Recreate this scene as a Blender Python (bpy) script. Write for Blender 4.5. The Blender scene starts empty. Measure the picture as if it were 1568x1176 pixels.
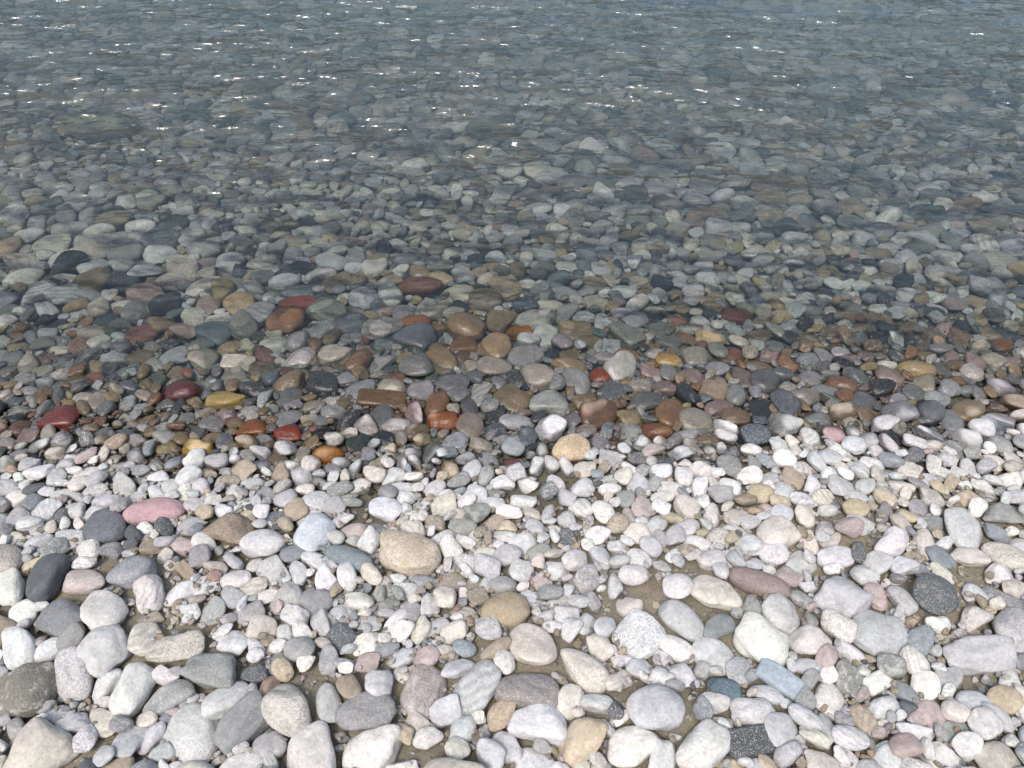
import bpy, math, random, time
import numpy as np
from mathutils import noise, Vector
T0=time.time()
rng=np.random.default_rng(33)
random.seed(7)
sc=bpy.context.scene

# ------------------------------------------------------------------ terrain profile (water level z=0)
def sm(t): 
    t=np.clip(t,0,1); return t*t*(3-2*t)
def shore(x):
    return 1.80+0.03*np.tanh((x-.3)*1.4)+0.025*np.sin(x*2.7+0.6)+0.015*np.clip(x,-3,4)
PATCH=[(-0.95,0.90,.22,.10),(0.40,0.86,.17,.10),(-0.38,0.62,.20,.08),(0.02,0.72,.14,.08),(-0.80,0.74,.17,.08),(0.85,1.05,.14,.06),(-.15,.47,.12,.06),(-.9,.52,.14,.06),(.95,.85,.13,.06),(1.3,1.1,.12,.05),(-1.3,.95,.15,.08),(.3,.6,.12,.06)]
def bed(x,y):
    d=y-shore(x)
    z=np.where(d<0,-0.115*d,-0.10*d)
    z=np.where(d>5,-0.5-0.05*(d-5),z)
    z=np.maximum(z,-2.5)
    z=np.where(d<-4,0.46+0.02*(-4-d),z); z=np.minimum(z,1.0)
    z=z-0.040
    z=z+0.006*np.sin(x*2.3+y*1.1)*np.sin(y*2.9-x*.7+1)
    for px,py,rx,ry in PATCH:
        z=z+0.028*np.exp(-((x-px)/rx)**2-((y-py)/ry)**2)
    z=z+0.007*sm((1.45-y)/.4)*sm((y+1)/.5)
    return z
def patch(x,y):
    m=0
    for px,py,rx,ry in PATCH: m=max(m,math.exp(-((x-px)/rx)**2-((y-py)/ry)**2))
    n=noise.noise(Vector((x*4.1,y*5.3,2.7)))
    return max(m,min(.7,max(0,(n-.16)*2.4)))

# ------------------------------------------------------------------ pebble deposition on a height field
RES=0.005; X0,X1,Y0,Y1=-4.9,4.9,0.0,6.6
nx=int((X1-X0)/RES); ny=int((Y1-Y0)/RES)
gx=(X0+(np.arange(nx)+.5)*RES); gy=(Y0+(np.arange(ny)+.5)*RES)
B=bed(gx[None,:],gy[:,None]).astype(np.float32); H=B.copy()
def rand_pos(n,ymin,ymax,wa,wb):
    xs=[];ys=[];c=0
    while c<n:
        y=rng.uniform(ymin,ymax,n*3); x=rng.uniform(X0+.15,X1-.15,n*3)
        k=np.abs(x)<wa*y+wb
        xs.append(x[k]);ys.append(y[k]);c+=k.sum()
    return np.concatenate(xs)[:n],np.concatenate(ys)[:n]
out=[]
def deposit(x,y,a,b,c,yaw,tilt=.12,sink=0.0,maxrise=None,force=False,col=None,pct=92,kind=None):
    r=max(a,b); i0=int((x-r-X0)/RES);i1=int((x+r-X0)/RES)+1;j0=int((y-r-Y0)/RES);j1=int((y+r-Y0)/RES)+1
    if i0<0 or j0<0 or i1>=nx or j1>=ny: return
    Hw=H[j0:j1,i0:i1]
    gxl=gx[i0:i1]-x; gyl=gy[j0:j1]-y
    hx=(Hw[:,-1].mean()-Hw[:,0].mean())/(2*r); hy=(Hw[-1,:].mean()-Hw[0,:].mean())/(2*r)
    hx=max(-.4,min(.4,hx))*.6+rng.normal()*tilt; hy=max(-.4,min(.4,hy))*.6+rng.normal()*tilt
    n=np.array([-hx,-hy,1.0]); n/=np.linalg.norm(n)
    u=np.array([math.cos(yaw),math.sin(yaw),0.]); u-=n*u.dot(n); u/=np.linalg.norm(u); v=np.cross(n,u)
    R=np.stack([u,v,n],axis=1)
    S=(R*np.array([a*a,b*b,c*c]))@R.T
    det=S[0,0]*S[1,1]-S[0,1]**2
    p00=S[1,1]/det;p11=S[0,0]/det;p01=-S[0,1]/det
    s0=S[2,0]*p00+S[2,1]*p01; s1=S[2,0]*p01+S[2,1]*p11
    cz2=S[2,2]-s0*S[0,2]-s1*S[1,2]
    dx=gxl[None,:];dy=gyl[:,None]
    q=p00*dx*dx+2*p01*dx*dy+p11*dy*dy
    m=q<1
    if not m.any(): return
    t=s0*dx+s1*dy; w=np.sqrt(cz2*np.maximum(1-q,0))
    low=(Hw-(t-w))[m]
    kk=min(len(low)-1,int(len(low)*pct/100))
    z=np.partition(low,kk)[kk]
    if maxrise is not None and not force:
        if z-c-B[(j0+j1)//2,(i0+i1)//2]>maxrise: return
    z-=sink*c
    Hw[m]=np.maximum(Hw[m],(z+t+w)[m])
    ey=-math.asin(max(-1,min(1,R[2,0]))); ex=math.atan2(R[2,1],R[2,2]); ez=math.atan2(R[1,0],R[0,0])
    out.append((x,y,z,ex,ey,ez,a,b,c,col,kind))
    return True

def batch(n,smin,smax,K,region,tilt=.12,sink=0,maxrise=None,skip=0.,power=1.,dens=None,flat=(.31,.58),grow=0):
    X,Y=rand_pos(n*K,*region); X=X.reshape(n,K);Y=Y.reshape(n,K)
    A=smin+(smax-smin)*rng.random(n)**power; A=np.sort(A)[::-1]
    for k in range(n):
        a=A[k]; xs=X[k];ys=Y[k]
        a0=a
        o=a*.6
        ii=((xs-X0)/RES).astype(int); jj=((ys-Y0)/RES).astype(int); oo=max(1,int(o/RES))
        ii=np.clip(ii,oo,nx-1-oo);jj=np.clip(jj,oo,ny-1-oo)
        hb=B[jj,ii]
        h=np.maximum.reduce([H[jj,ii],H[jj+oo,ii],H[jj-oo,ii],H[jj,ii+oo],H[jj,ii-oo]])-hb
        q=int(np.argmin(h)); x=float(xs[q]);y=float(ys[q])
        a=a0*(1+grow*max(0,y-2))
        b=a*rng.uniform(.50,.95); c=min(a*rng.uniform(*flat),b)
        if dens is not None and rng.random()>dens(x,y): continue
        if skip and rng.random()<skip*min(1,1.8*patch(x,y)): continue
        yaw=rng.normal()*.7 if rng.random()<.75 else rng.uniform(0,math.pi)
        deposit(x,y,a,b,c,yaw,tilt,sink,maxrise)

# individually surveyed stones: x, y, half length, half width, yaw, colour
KEY=[(-.25,.975,.076,.052,-.1,(.50,.44,.33),'pit'),(-.71,1.06,.066,.044,-.35,(.26,.20,.14),'band'),(-.925,1.115,.073,.038,.1,(.42,.28,.29),'ang'),
(-1.34,1.48,.052,.044,0,(.34,.17,.16),''),(-1.03,.636,.062,.058,0,(.21,.20,.16),'pit'),(.054,.562,.058,.036,-.2,(.60,.60,.61),''),
(-.277,.506,.056,.042,0,(.60,.58,.55),''),(1.02,.708,.076,.036,0,(.42,.42,.43),''),(.032,.628,.066,.037,-.1,(.27,.25,.24),'band'),
(.582,.894,.070,.033,-.35,(.25,.205,.19),''),(.444,.625,.038,.033,0,(.11,.16,.18),''),(.57,.654,.05,.026,-.6,(.34,.40,.45),''),
(-.014,.823,.055,.043,-.1,(.34,.28,.19),''),(-1.02,.80,.056,.042,-.3,(.19,.20,.21),''),(-.90,.92,.052,.042,-.1,(.25,.26,.28),'spk'),
(-.40,.975,.064,.030,-.35,(.19,.23,.25),''),(-1.03,1.06,.06,.048,-.3,(.13,.14,.16),''),(-.75,2.06,.075,.036,.1,(.34,.18,.15),''),
(-1.02,1.60,.058,.040,0,(.22,.12,.115),''),(-.87,1.56,.062,.034,.05,(.58,.48,.30),''),(.024,1.89,.045,.032,0,(.48,.28,.14),''),
(.376,1.77,.046,.032,0,(.45,.31,.19),'pit'),(.50,1.74,.044,.032,0,(.52,.40,.25),''),(.28,1.67,.040,.032,-.2,(.34,.17,.13),''),
(.167,1.345,.055,.044,0,(.50,.38,.24),'pit'),(1.28,1.69,.056,.037,-.1,(.62,.52,.36),'pit'),(.66,1.85,.050,.030,-.15,(.70,.60,.44),''),
(-.89,1.35,.046,.032,-.1,(.50,.38,.20),''),(-.65,1.42,.044,.032,0,(.34,.15,.12),''),(-.76,1.44,.042,.030,0,(.38,.21,.14),''),
(-.55,1.42,.036,.026,.3,(.04,.045,.05),''),(-.52,1.335,.046,.032,0,(.44,.25,.12),''),(-.44,1.38,.038,.028,.4,(.10,.13,.12),''),
(-.395,1.56,.074,.032,-.05,(.27,.20,.14),''),(-.335,2.15,.085,.045,0,(.32,.20,.16),''),(-.88,1.735,.052,.032,0,(.76,.72,.64),''),
(.70,1.40,.050,.040,0,(.06,.08,.10),'spk'),(-2.0,3.49,.15,.10,0,(.36,.36,.26),''),(.80,2.66,.085,.06,0,(.42,.32,.27),''),(-.1,3.49,.12,.08,0,(.38,.36,.27),''),
(-.62,1.02,.05,.042,-.2,(.55,.55,.55),''),(-.50,1.05,.055,.045,1.0,(.50,.54,.58),''),(-.33,1.13,.045,.034,0,(.56,.57,.60),'ang'),(.0,1.30,.03,.026,0,(.3,.2,.2),''),
(-1.25,1.90,.05,.04,0,(.34,.22,.20),''),(.93,1.40,.036,.04,0,(.40,.28,.28),''),(.72,1.66,.035,.05,0,(.30,.27,.25),''),(.62,1.60,.045,.042,0,(.52,.45,.38),''),
(-.20,1.47,.05,.034,.1,(.40,.22,.15),''),(-.33,1.95,.05,.03,0,(.38,.22,.15),''),(-.16,1.83,.045,.04,0,(.38,.26,.17),''),(.42,1.42,.045,.03,-.2,(.34,.21,.15),''),(.78,1.98,.06,.03,-.1,(.25,.13,.11),''),(.05,2.18,.04,.026,0,(.7,.68,.62),'')]
for (x,y,a,b,yw,cl,kd) in KEY:
    deposit(x,y,a,b,min(b*.8,a*.50),yw,.05,.15,force=True,col=cl,kind=kd)

DRY=(0.1,1.78,.5,1.5); WET=(1.55,6.4,.5,1.5)
dl=lambda x,y: 0.55+0.45*max(0,min(1,(1.4-y)/.8+(-x*.4)))
batch(1700,.034,.062,30,DRY,.10,.20,.012,.6,2.0,dl)
batch(4600,.036,.070,22,WET,.10,.18,.012,0,2.0,grow=.08)
batch(4600,.021,.036,26,DRY,.13,.10,.017,.94,1.0)
batch(7500,.023,.040,20,WET,.14,.12,.018,0,1.0,grow=.08)
batch(5200,.010,.020,16,DRY,.20,0,.021,.98,1.0)
batch(9000,.012,.025,12,WET,.2,0,.022,0,1.0)
batch(20000,.0035,.010,5,(0.25,2.0,.5,1.1),.3,0,.022,.88,1.5)

PAL=[((.565,.565,.56),29),((.475,.482,.487),16),((.39,.39,.39),11),((.53,.50,.44),16),((.63,.615,.58),14),((.265,.27,.27),7),((.235,.26,.275),5),
     ((.10,.11,.12),2.5),((.40,.34,.32),3.5),((.32,.27,.205),5.5),((.34,.245,.18),.8),((.28,.295,.27),2),((.31,.205,.175),.5),((.44,.375,.275),3.5)]
pc=np.array([p[0] for p in PAL]); pw=np.array([p[1] for p in PAL],float); pw/=pw.sum()
PALW=np.array([19,14,12,14,14,9,4,6,3.5,9,1.2,5,.4,10],float); PALW/=PALW.sum()
PALB=np.array([9,9,9,12,8,10,5,10,6,14,8.5,5,3.2,13],float); PALB/=PALB.sum()
PALG=np.array([12,8,10,12,8,9,5,4,4,14,2.5,3,.8,14],float); PALG/=PALG.sum()
N=len(out)
arr=np.array([[o[i] for i in range(9)] for o in out])
ci=rng.choice(len(PAL),N,p=pw); cw=rng.choice(len(PAL),N,p=PALW); cg=rng.choice(len(PAL),N,p=PALG); cb=rng.choice(len(PAL),N,p=PALB)
dd=arr[:,1]-shore(arr[:,0]); ci=np.where(dd>-.3,cw,ci); ci=np.where((dd>-.38)&(dd<.16),cb,ci)
small=arr[:,6]<.0125; ci=np.where(small,cg,ci)
cols=pc[ci]*rng.uniform(.80,1.13,(N,1))*rng.uniform(.975,1.025,(N,3)); cols[small]*=.82
cols[dd>.0]*=1.08
rnd=rng.random((N,3))
for k,o in enumerate(out):
    if o[9] is not None:
        cols[k]=np.array(o[9])*.97; rnd[k]=(.3,.5,.3)
        if o[10]=='pit': rnd[k,0]=.95
        if o[10]=='band': rnd[k,1]=.97
        if o[10]=='spk': rnd[k,1]=.75

# ------------------------------------------------------------------ base pebble shapes
NS=44
col_src=bpy.data.collections.new('pebble_shapes')
import bmesh
bm=bmesh.new(); bmesh.ops.create_icosphere(bm,subdivisions=4,radius=1)
bv=np.array([v.co[:] for v in bm.verts]); bf=[[v.index for v in f.verts] for f in bm.faces]; bm.free()

def N_(nt,t,**kw):
    n=nt.nodes.new(t)
    for k,v in kw.items(): setattr(n,k,v)
    return n
def math_(nt,op,a,b=None,c=None,clamp=False):
    n=nt.nodes.new('ShaderNodeMath'); n.operation=op; n.use_clamp=clamp
    for i,v in enumerate((a,b,c)):
        if v is None: continue
        if isinstance(v,(int,float)): n.inputs[i].default_value=v
        else: nt.links.new(v,n.inputs[i])
    return n.outputs[0]
def maprange(nt,v,a,b,c,d,smooth=False):
    n=nt.nodes.new('ShaderNodeMapRange'); n.clamp=True
    if smooth: n.interpolation_type='SMOOTHSTEP'
    nt.links.new(v,n.inputs[0])
    for i,x in enumerate((a,b,c,d)): n.inputs[i+1].default_value=x
    return n.outputs[0]
def mix(nt,f,a,b,bt='MIX'):
    n=nt.nodes.new('ShaderNodeMix'); n.data_type='RGBA'; n.blend_type=bt
    for s,v in ((n.inputs[0],f),(n.inputs[6],a),(n.inputs[7],b)):
        if isinstance(v,(int,float)): s.default_value=v
        elif isinstance(v,tuple): s.default_value=(*v,1)
        else: nt.links.new(v,s)
    return n.outputs[2]
def scale_(nt,v,s):
    n=N_(nt,'ShaderNodeVectorMath',operation='SCALE'); nt.links.new(v,n.inputs[0])
    if isinstance(s,(int,float)): n.inputs[3].default_value=s
    else: nt.links.new(s,n.inputs[3])
    return n.outputs[0]
def noise_(nt,vec,scale,detail=2,rough=.5):
    n=nt.nodes.new('ShaderNodeTexNoise'); nt.links.new(vec,n.inputs['Vector'])
    n.inputs['Scale'].default_value=scale;n.inputs['Detail'].default_value=detail;n.inputs['Roughness'].default_value=rough
    return n.outputs[0]
def wetmask(nt,pos):
    sep=N_(nt,'ShaderNodeSeparateXYZ'); nt.links.new(pos,sep.inputs[0])
    n=noise_(nt,pos,3.0,2,.55)
    zz=math_(nt,'ADD',sep.outputs[2],math_(nt,'MULTIPLY',math_(nt,'SUBTRACT',n,.5),-.05))
    return maprange(nt,zz,0.040,0.048,1,0,True), sep.outputs[2]

mat=bpy.data.materials.new('pebble_stone'); mat.use_nodes=True; nt=mat.node_tree; L=nt.links
bs=nt.nodes['Principled BSDF']
at=N_(nt,'ShaderNodeAttribute',attribute_type='INSTANCER',attribute_name='scol')
ar=N_(nt,'ShaderNodeAttribute',attribute_type='INSTANCER',attribute_name='srnd')
tc=N_(nt,'ShaderNodeTexCoord'); geo=N_(nt,'ShaderNodeNewGeometry'); pos=geo.outputs['Position']
sepr=N_(nt,'ShaderNodeSeparateXYZ'); L.new(ar.outputs['Vector'],sepr.inputs[0]); r0,r1,r2=sepr.outputs
vm=N_(nt,'ShaderNodeVectorMath',operation='MULTIPLY_ADD'); L.new(ar.outputs['Vector'],vm.inputs[0]); vm.inputs[1].default_value=(37,37,37); L.new(tc.outputs['Object'],vm.inputs[2]); oc=vm.outputs[0]
c=at.outputs['Color']
lf=noise_(nt,oc,1.3,3,.6)
c=scale_(nt,c,maprange(nt,lf,.3,.7,.80,1.14))
st=noise_(nt,oc,2.2,3,.6)
c=mix(nt,math_(nt,'MULTIPLY',maprange(nt,st,.52,.68,0,.45,True),r2),c,(.34,.28,.21))
sp=noise_(nt,pos,260,1,.6); spf=math_(nt,'MULTIPLY',maprange(nt,sp,.54,.62,0,.6),maprange(nt,r0,.55,1.0,0,1))
c=mix(nt,spf,c,(.11,.11,.115))
sp2=noise_(nt,pos,330,1,.6); spf2=math_(nt,'MULTIPLY',maprange(nt,sp2,.56,.66,0,.5),maprange(nt,r1,.3,.9,0,1))
c=mix(nt,spf2,c,(.62,.60,.57))
wv=N_(nt,'ShaderNodeTexWave',wave_type='BANDS',bands_direction='DIAGONAL'); L.new(oc,wv.inputs[0]); wv.inputs['Scale'].default_value=.9; wv.inputs['Distortion'].default_value=5; wv.inputs['Detail'].default_value=3; wv.inputs['Detail Scale'].default_value=1.4
bfac=math_(nt,'MULTIPLY',maprange(nt,wv.outputs[1],.3,.95,0,.30,True),math_(nt,'GREATER_THAN',r1,.94))
c=mix(nt,bfac,c,(.17,.15,.14))
ridge=math_(nt,'ABSOLUTE',math_(nt,'SUBTRACT',lf,.5))
vf=math_(nt,'MULTIPLY',maprange(nt,ridge,.004,.014,.5,0),math_(nt,'LESS_THAN',r1,.06))
c=mix(nt,vf,c,(.62,.60,.57))
blf=math_(nt,'MULTIPLY',maprange(nt,st,.55,.59,0,.4),math_(nt,'GREATER_THAN',r0,.90))
c=mix(nt,blf,c,(.58,.56,.53))
fine=noise_(nt,pos,130,3,.7)
c=scale_(nt,c,maprange(nt,fine,.3,.7,.80,1.16))
wet,zz=wetmask(nt,pos)
sub=maprange(nt,zz,-.02,0.0,1,0)
gm=N_(nt,'ShaderNodeGamma'); L.new(c,gm.inputs[0]); gm.inputs[1].default_value=1.3
hs=N_(nt,'ShaderNodeHueSaturation'); L.new(maprange(nt,zz,-.10,.0,1.0,1.28),hs.inputs['Saturation']); L.new(scale_(nt,gm.outputs[0],maprange(nt,sub,0,1,.46,.68)),hs.inputs['Color'])
wc=hs.outputs[0]
alg_haze=maprange(nt,zz,-.03,-.22,0,.30)  # algae tint plus water haze painted into the colour of deeper stones
wc=mix(nt,alg_haze,wc,(.19,.195,.135))
c=mix(nt,wet,c,wc)
L.new(c,bs.inputs['Base Color'])
rgh=math_(nt,'ADD',maprange(nt,wet,0,1,.85,.22),math_(nt,'MULTIPLY',sub,.5))
L.new(rgh,bs.inputs['Roughness'])
L.new(maprange(nt,sub,0,1,.4,.08),bs.inputs['Specular IOR Level'])
pitn=maprange(nt,noise_(nt,pos,210,1,.5),.36,.46,-1,0)
pit=math_(nt,'MULTIPLY',pitn,math_(nt,'GREATER_THAN',r0,.90))
hsum=math_(nt,'ADD',math_(nt,'MULTIPLY',fine,.0018),math_(nt,'ADD',math_(nt,'MULTIPLY',st,.0035),math_(nt,'MULTIPLY',pit,.0012)))
bp=N_(nt,'ShaderNodeBump'); bp.inputs['Distance'].default_value=1; bp.inputs['Strength'].default_value=.8
L.new(hsum,bp.inputs['Height']); L.new(bp.outputs[0],bs.inputs['Normal'])

for s in range(NS):
    angular=(s%4==0)
    npl=random.choice([8,10,12]) if angular else random.choice([11,14,18,24]); p=random.choice([8,11]) if angular else random.choice([3.5,4.5,6,8])
    n=rng.normal(size=(npl,3)); n/=np.linalg.norm(n,axis=1,keepdims=True); h=rng.uniform(.66 if angular else .74,1.05,npl)
    ax=np.array([[1,0,0],[-1,0,0],[0,1,0],[0,-1,0],[0,0,1],[0,0,-1]],float)
    n=np.vstack([n,ax]); h=np.concatenate([h,rng.uniform(.93,1.05,6)])
    d=np.maximum(bv@n.T/h,0); r=1/(np.sum(d**p,axis=1)**(1/p))
    v=bv*r[:,None]
    off=Vector((s*7.3,1.1,3.3)); amp=random.choice([.06,.10,.16])
    dn=np.array([noise.noise(Vector(q)*1.6+off)*amp+noise.noise(Vector(q)*4+off)*amp*.22 for q in v.tolist()])
    v=v*(1+dn)[:,None]
    v-= (v.max(0)+v.min(0))/2; v/=(v.max(0)-v.min(0))/2*.96
    me=bpy.data.meshes.new('pebble_shape'); me.from_pydata(v.tolist(),[],bf); me.shade_smooth(); me.materials.append(mat)
    ob=bpy.data.objects.new('pebble_shape_%02d'%s,me); col_src.objects.link(ob)

me=bpy.data.meshes.new('pebbles'); me.vertices.add(N)
me.vertices.foreach_set('co',arr[:,:3].astype(np.float32).ravel())
def att(name,typ,data,fld):
    a=me.attributes.new(name,typ,'POINT'); a.data.foreach_set(fld,data.ravel())
att('srot','FLOAT_VECTOR',arr[:,3:6].astype(np.float32),'vector')
att('sscl','FLOAT_VECTOR',arr[:,6:9].astype(np.float32),'vector')
att('scol','FLOAT_VECTOR',cols.astype(np.float32),'vector')
att('srnd','FLOAT_VECTOR',rnd.astype(np.float32),'vector')
att('sidx','INT',rng.integers(0,NS,N).astype(np.int32),'value')
pob=bpy.data.objects.new('beach_pebbles',me); sc.collection.objects.link(pob)
ng=bpy.data.node_groups.new('scatter_pebbles','GeometryNodeTree')
ng.interface.new_socket('Geometry',in_out='INPUT',socket_type='NodeSocketGeometry'); ng.interface.new_socket('Geometry',in_out='OUTPUT',socket_type='NodeSocketGeometry')
gi=ng.nodes.new('NodeGroupInput');go=ng.nodes.new('NodeGroupOutput')
ip=ng.nodes.new('GeometryNodeInstanceOnPoints'); cif=ng.nodes.new('GeometryNodeCollectionInfo'); cif.inputs['Collection'].default_value=col_src
cif.inputs['Separate Children'].default_value=True; cif.inputs['Reset Children'].default_value=True
def na(name,dt):
    n=ng.nodes.new('GeometryNodeInputNamedAttribute'); n.data_type=dt; n.inputs['Name'].default_value=name; return n.outputs[0]
er=ng.nodes.new('FunctionNodeEulerToRotation'); ng.links.new(na('srot','FLOAT_VECTOR'),er.inputs[0])
ng.links.new(gi.outputs[0],ip.inputs['Points']); ng.links.new(cif.outputs[0],ip.inputs['Instance']); ip.inputs['Pick Instance'].default_value=True
ng.links.new(na('sidx','INT'),ip.inputs['Instance Index']); ng.links.new(er.outputs[0],ip.inputs['Rotation']); ng.links.new(na('sscl','FLOAT_VECTOR'),ip.inputs['Scale'])
ng.links.new(ip.outputs[0],go.inputs[0])
md=pob.modifiers.new('scatter','NODES'); md.node_group=ng

# ------------------------------------------------------------------ sheets
def spaced(lo,hi,step,far):
    a=list(np.arange(lo,hi+1e-6,step)); s=step; x=a[-1]
    while x<far: s*=1.35; x+=s; a.append(x)
    s=step; x=a[0]; pre=[]
    while x>-far: s*=1.35; x-=s; pre.append(x)
    return np.array(pre[::-1]+a)
def sheet(name,xs,ys,zf,mat):
    Xg,Yg=np.meshgrid(xs,ys); Z=zf(Xg,Yg); v=np.stack([Xg,Yg,Z],-1).reshape(-1,3)
    w=len(xs);hh=len(ys); i=np.arange(w-1)[None,:]+np.arange(hh-1)[:,None]*w
    f=np.stack([i,i+1,i+1+w,i+w],-1).reshape(-1,4)
    me=bpy.data.meshes.new(name); me.vertices.add(len(v)); me.vertices.foreach_set('co',v.astype(np.float32).ravel())
    me.loops.add(f.size); me.loops.foreach_set('vertex_index',f.astype(np.int32).ravel())
    me.polygons.add(len(f)); me.polygons.foreach_set('loop_start',(np.arange(len(f))*4).astype(np.int32)); 
    me.update(calc_edges=True); me.validate(); me.shade_smooth(); me.materials.append(mat)
    o=bpy.data.objects.new(name,me); sc.collection.objects.link(o); return o

gm_=bpy.data.materials.new('wet_sand'); gm_.use_nodes=True; nt=gm_.node_tree; L=nt.links; bs=nt.nodes['Principled BSDF']
geo=N_(nt,'ShaderNodeNewGeometry'); pos=geo.outputs['Position']
n1=noise_(nt,pos,14,4,.6); n2=noise_(nt,pos,420,3,.7)
c=mix(nt,maprange(nt,n1,.35,.65,0,1),(.18,.16,.11),(.27,.24,.17)); c=mix(nt,maprange(nt,n2,.5,.62,0,.6),c,(.42,.38,.32)); c=mix(nt,maprange(nt,n2,.46,.36,0,.5),c,(.10,.09,.07))
vo=N_(nt,'ShaderNodeTexVoronoi'); L.new(pos,vo.inputs['Vector']); vo.inputs['Scale'].default_value=9
wet,zz=wetmask(nt,pos)
far=maprange(nt,zz,-.5,-.6,0,1)
c=mix(nt,math_(nt,'MULTIPLY',far,.7),c,vo.outputs['Color'],'MULTIPLY')
c=mix(nt,math_(nt,'MULTIPLY',wet,.6),c,(.08,.075,.055))
L.new(c,bs.inputs['Base Color']); bs.inputs['Roughness'].default_value=.9
bp=N_(nt,'ShaderNodeBump'); bp.inputs['Distance'].default_value=1; bp.inputs['Strength'].default_value=1
L.new(math_(nt,'ADD',math_(nt,'MULTIPLY',n2,.003),math_(nt,'MULTIPLY',noise_(nt,pos,60,3,.6),.006)),bp.inputs['Height']); L.new(bp.outputs[0],bs.inputs['Normal'])
sheet('beach_ground',spaced(-4,4,.03,900),spaced(-.5,6.6,.03,900),bed,gm_)

wm=bpy.data.materials.new('lake_water'); wm.use_nodes=True; nt=wm.node_tree; L=nt.links
nt.nodes.remove(nt.nodes['Principled BSDF']); mo=nt.nodes['Material Output']
geo=N_(nt,'ShaderNodeNewGeometry'); pos=geo.outputs['Position']
def wmap(rot,sx,sy):
    m=N_(nt,'ShaderNodeMapping'); L.new(pos,m.inputs[0]); m.inputs['Rotation'].default_value=(0,0,math.radians(rot)); m.inputs['Scale'].default_value=(sx,sy,1); return m.outputs[0]
w1=noise_(nt,wmap(22,.50,1),6.5,2,.45); w2=noise_(nt,wmap(-6,.55,1),16,2,.45)
sepw=N_(nt,'ShaderNodeSeparateXYZ'); L.new(pos,sepw.inputs[0]); wy=sepw.outputs[1]
amp=maprange(nt,wy,1.85,3.6,.18,1.25)
hh=math_(nt,'MULTIPLY',math_(nt,'ADD',math_(nt,'MULTIPLY',w1,.125),math_(nt,'MULTIPLY',w2,.045)),amp)
bp=N_(nt,'ShaderNodeBump'); bp.inputs['Distance'].default_value=1; bp.inputs['Strength'].default_value=1; L.new(hh,bp.inputs['Height'])
fr=N_(nt,'ShaderNodeFresnel'); fr.inputs['IOR'].default_value=1.55; L.new(bp.outputs[0],fr.inputs['Normal'])
gl=N_(nt,'ShaderNodeBsdfGlossy'); gl.inputs['Roughness'].default_value=.09; L.new(bp.outputs[0],gl.inputs['Normal'])
tr=N_(nt,'ShaderNodeBsdfTransparent'); tr.inputs[0].default_value=(.94,.985,.975,1)
# turbid haze painted onto the surface as blue diffuse, growing away from shore
df=N_(nt,'ShaderNodeBsdfDiffuse'); df.inputs[0].default_value=(.17,.285,.34,1)
tb=N_(nt,'ShaderNodeMixShader'); L.new(maprange(nt,math_(nt,'SUBTRACT',wy,math_(nt,'MULTIPLY',sepw.outputs[0],-.12)),1.9,5.2,.02,.33),tb.inputs[0]); L.new(tr.outputs[0],tb.inputs[1]); L.new(df.outputs[0],tb.inputs[2])
m2=N_(nt,'ShaderNodeMixShader'); L.new(fr.outputs[0],m2.inputs[0]); L.new(tb.outputs[0],m2.inputs[1]); L.new(gl.outputs[0],m2.inputs[2])
L.new(m2.outputs[0],mo.inputs['Surface'])
def wz(x,y):
    a=sm((y-1.7)/2.5)
    z=0.0025*np.sin(7*y+2.6*x+1.8*np.sin(1.9*x+.9*y))+0.0018*np.sin(13*y-5.5*x+2.5*np.sin(2.9*x+1.6*y))
    far=1-sm((np.hypot(x,y-3)-5)/5)
    return z*(.15+.85*a)*far
sheet('lake_water',spaced(-5,5,.03,900),np.concatenate([np.arange(.9,8,.03),8+np.cumsum(.03*1.3**np.arange(1,34))]),wz,wm)

# ------------------------------------------------------------------ light, sky, camera
az=math.radians(-155); el=math.radians(60)
w=bpy.data.worlds.new('World'); sc.world=w; w.use_nodes=True; nt=w.node_tree
sk=nt.nodes.new('ShaderNodeTexSky'); sk.sky_type='NISHITA'; sk.sun_disc=False; sk.sun_elevation=el; sk.sun_rotation=az; sk.dust_density=4.5; sk.air_density=1.0
hz=N_(nt,'ShaderNodeHueSaturation'); hz.inputs['Saturation'].default_value=.8; nt.links.new(sk.outputs[0],hz.inputs['Color'])
wb=nt.nodes['Background']; nt.links.new(hz.outputs[0],wb.inputs[0]); wb.inputs[1].default_value=.21
sl=bpy.data.lights.new('sun','SUN'); sl.energy=1.9; sl.angle=math.radians(14); sl.color=(1,.955,.89)
so=bpy.data.objects.new('sun',sl); sc.collection.objects.link(so)
dirv=Vector((math.sin(az)*math.cos(el),math.cos(az)*math.cos(el),math.sin(el)))
so.rotation_euler=dirv.to_track_quat('Z','Y').to_euler()
cd=bpy.data.cameras.new('camera'); cd.lens=27; cd.clip_end=3000; cd.clip_start=.02
co=bpy.data.objects.new('camera',cd); sc.collection.objects.link(co); co.location=(0,0,1.75); co.rotation_euler=(math.radians(90-47),0,0); sc.camera=co
sc.view_settings.view_transform='Standard'; sc.view_settings.look='None'; sc.view_settings.exposure=0
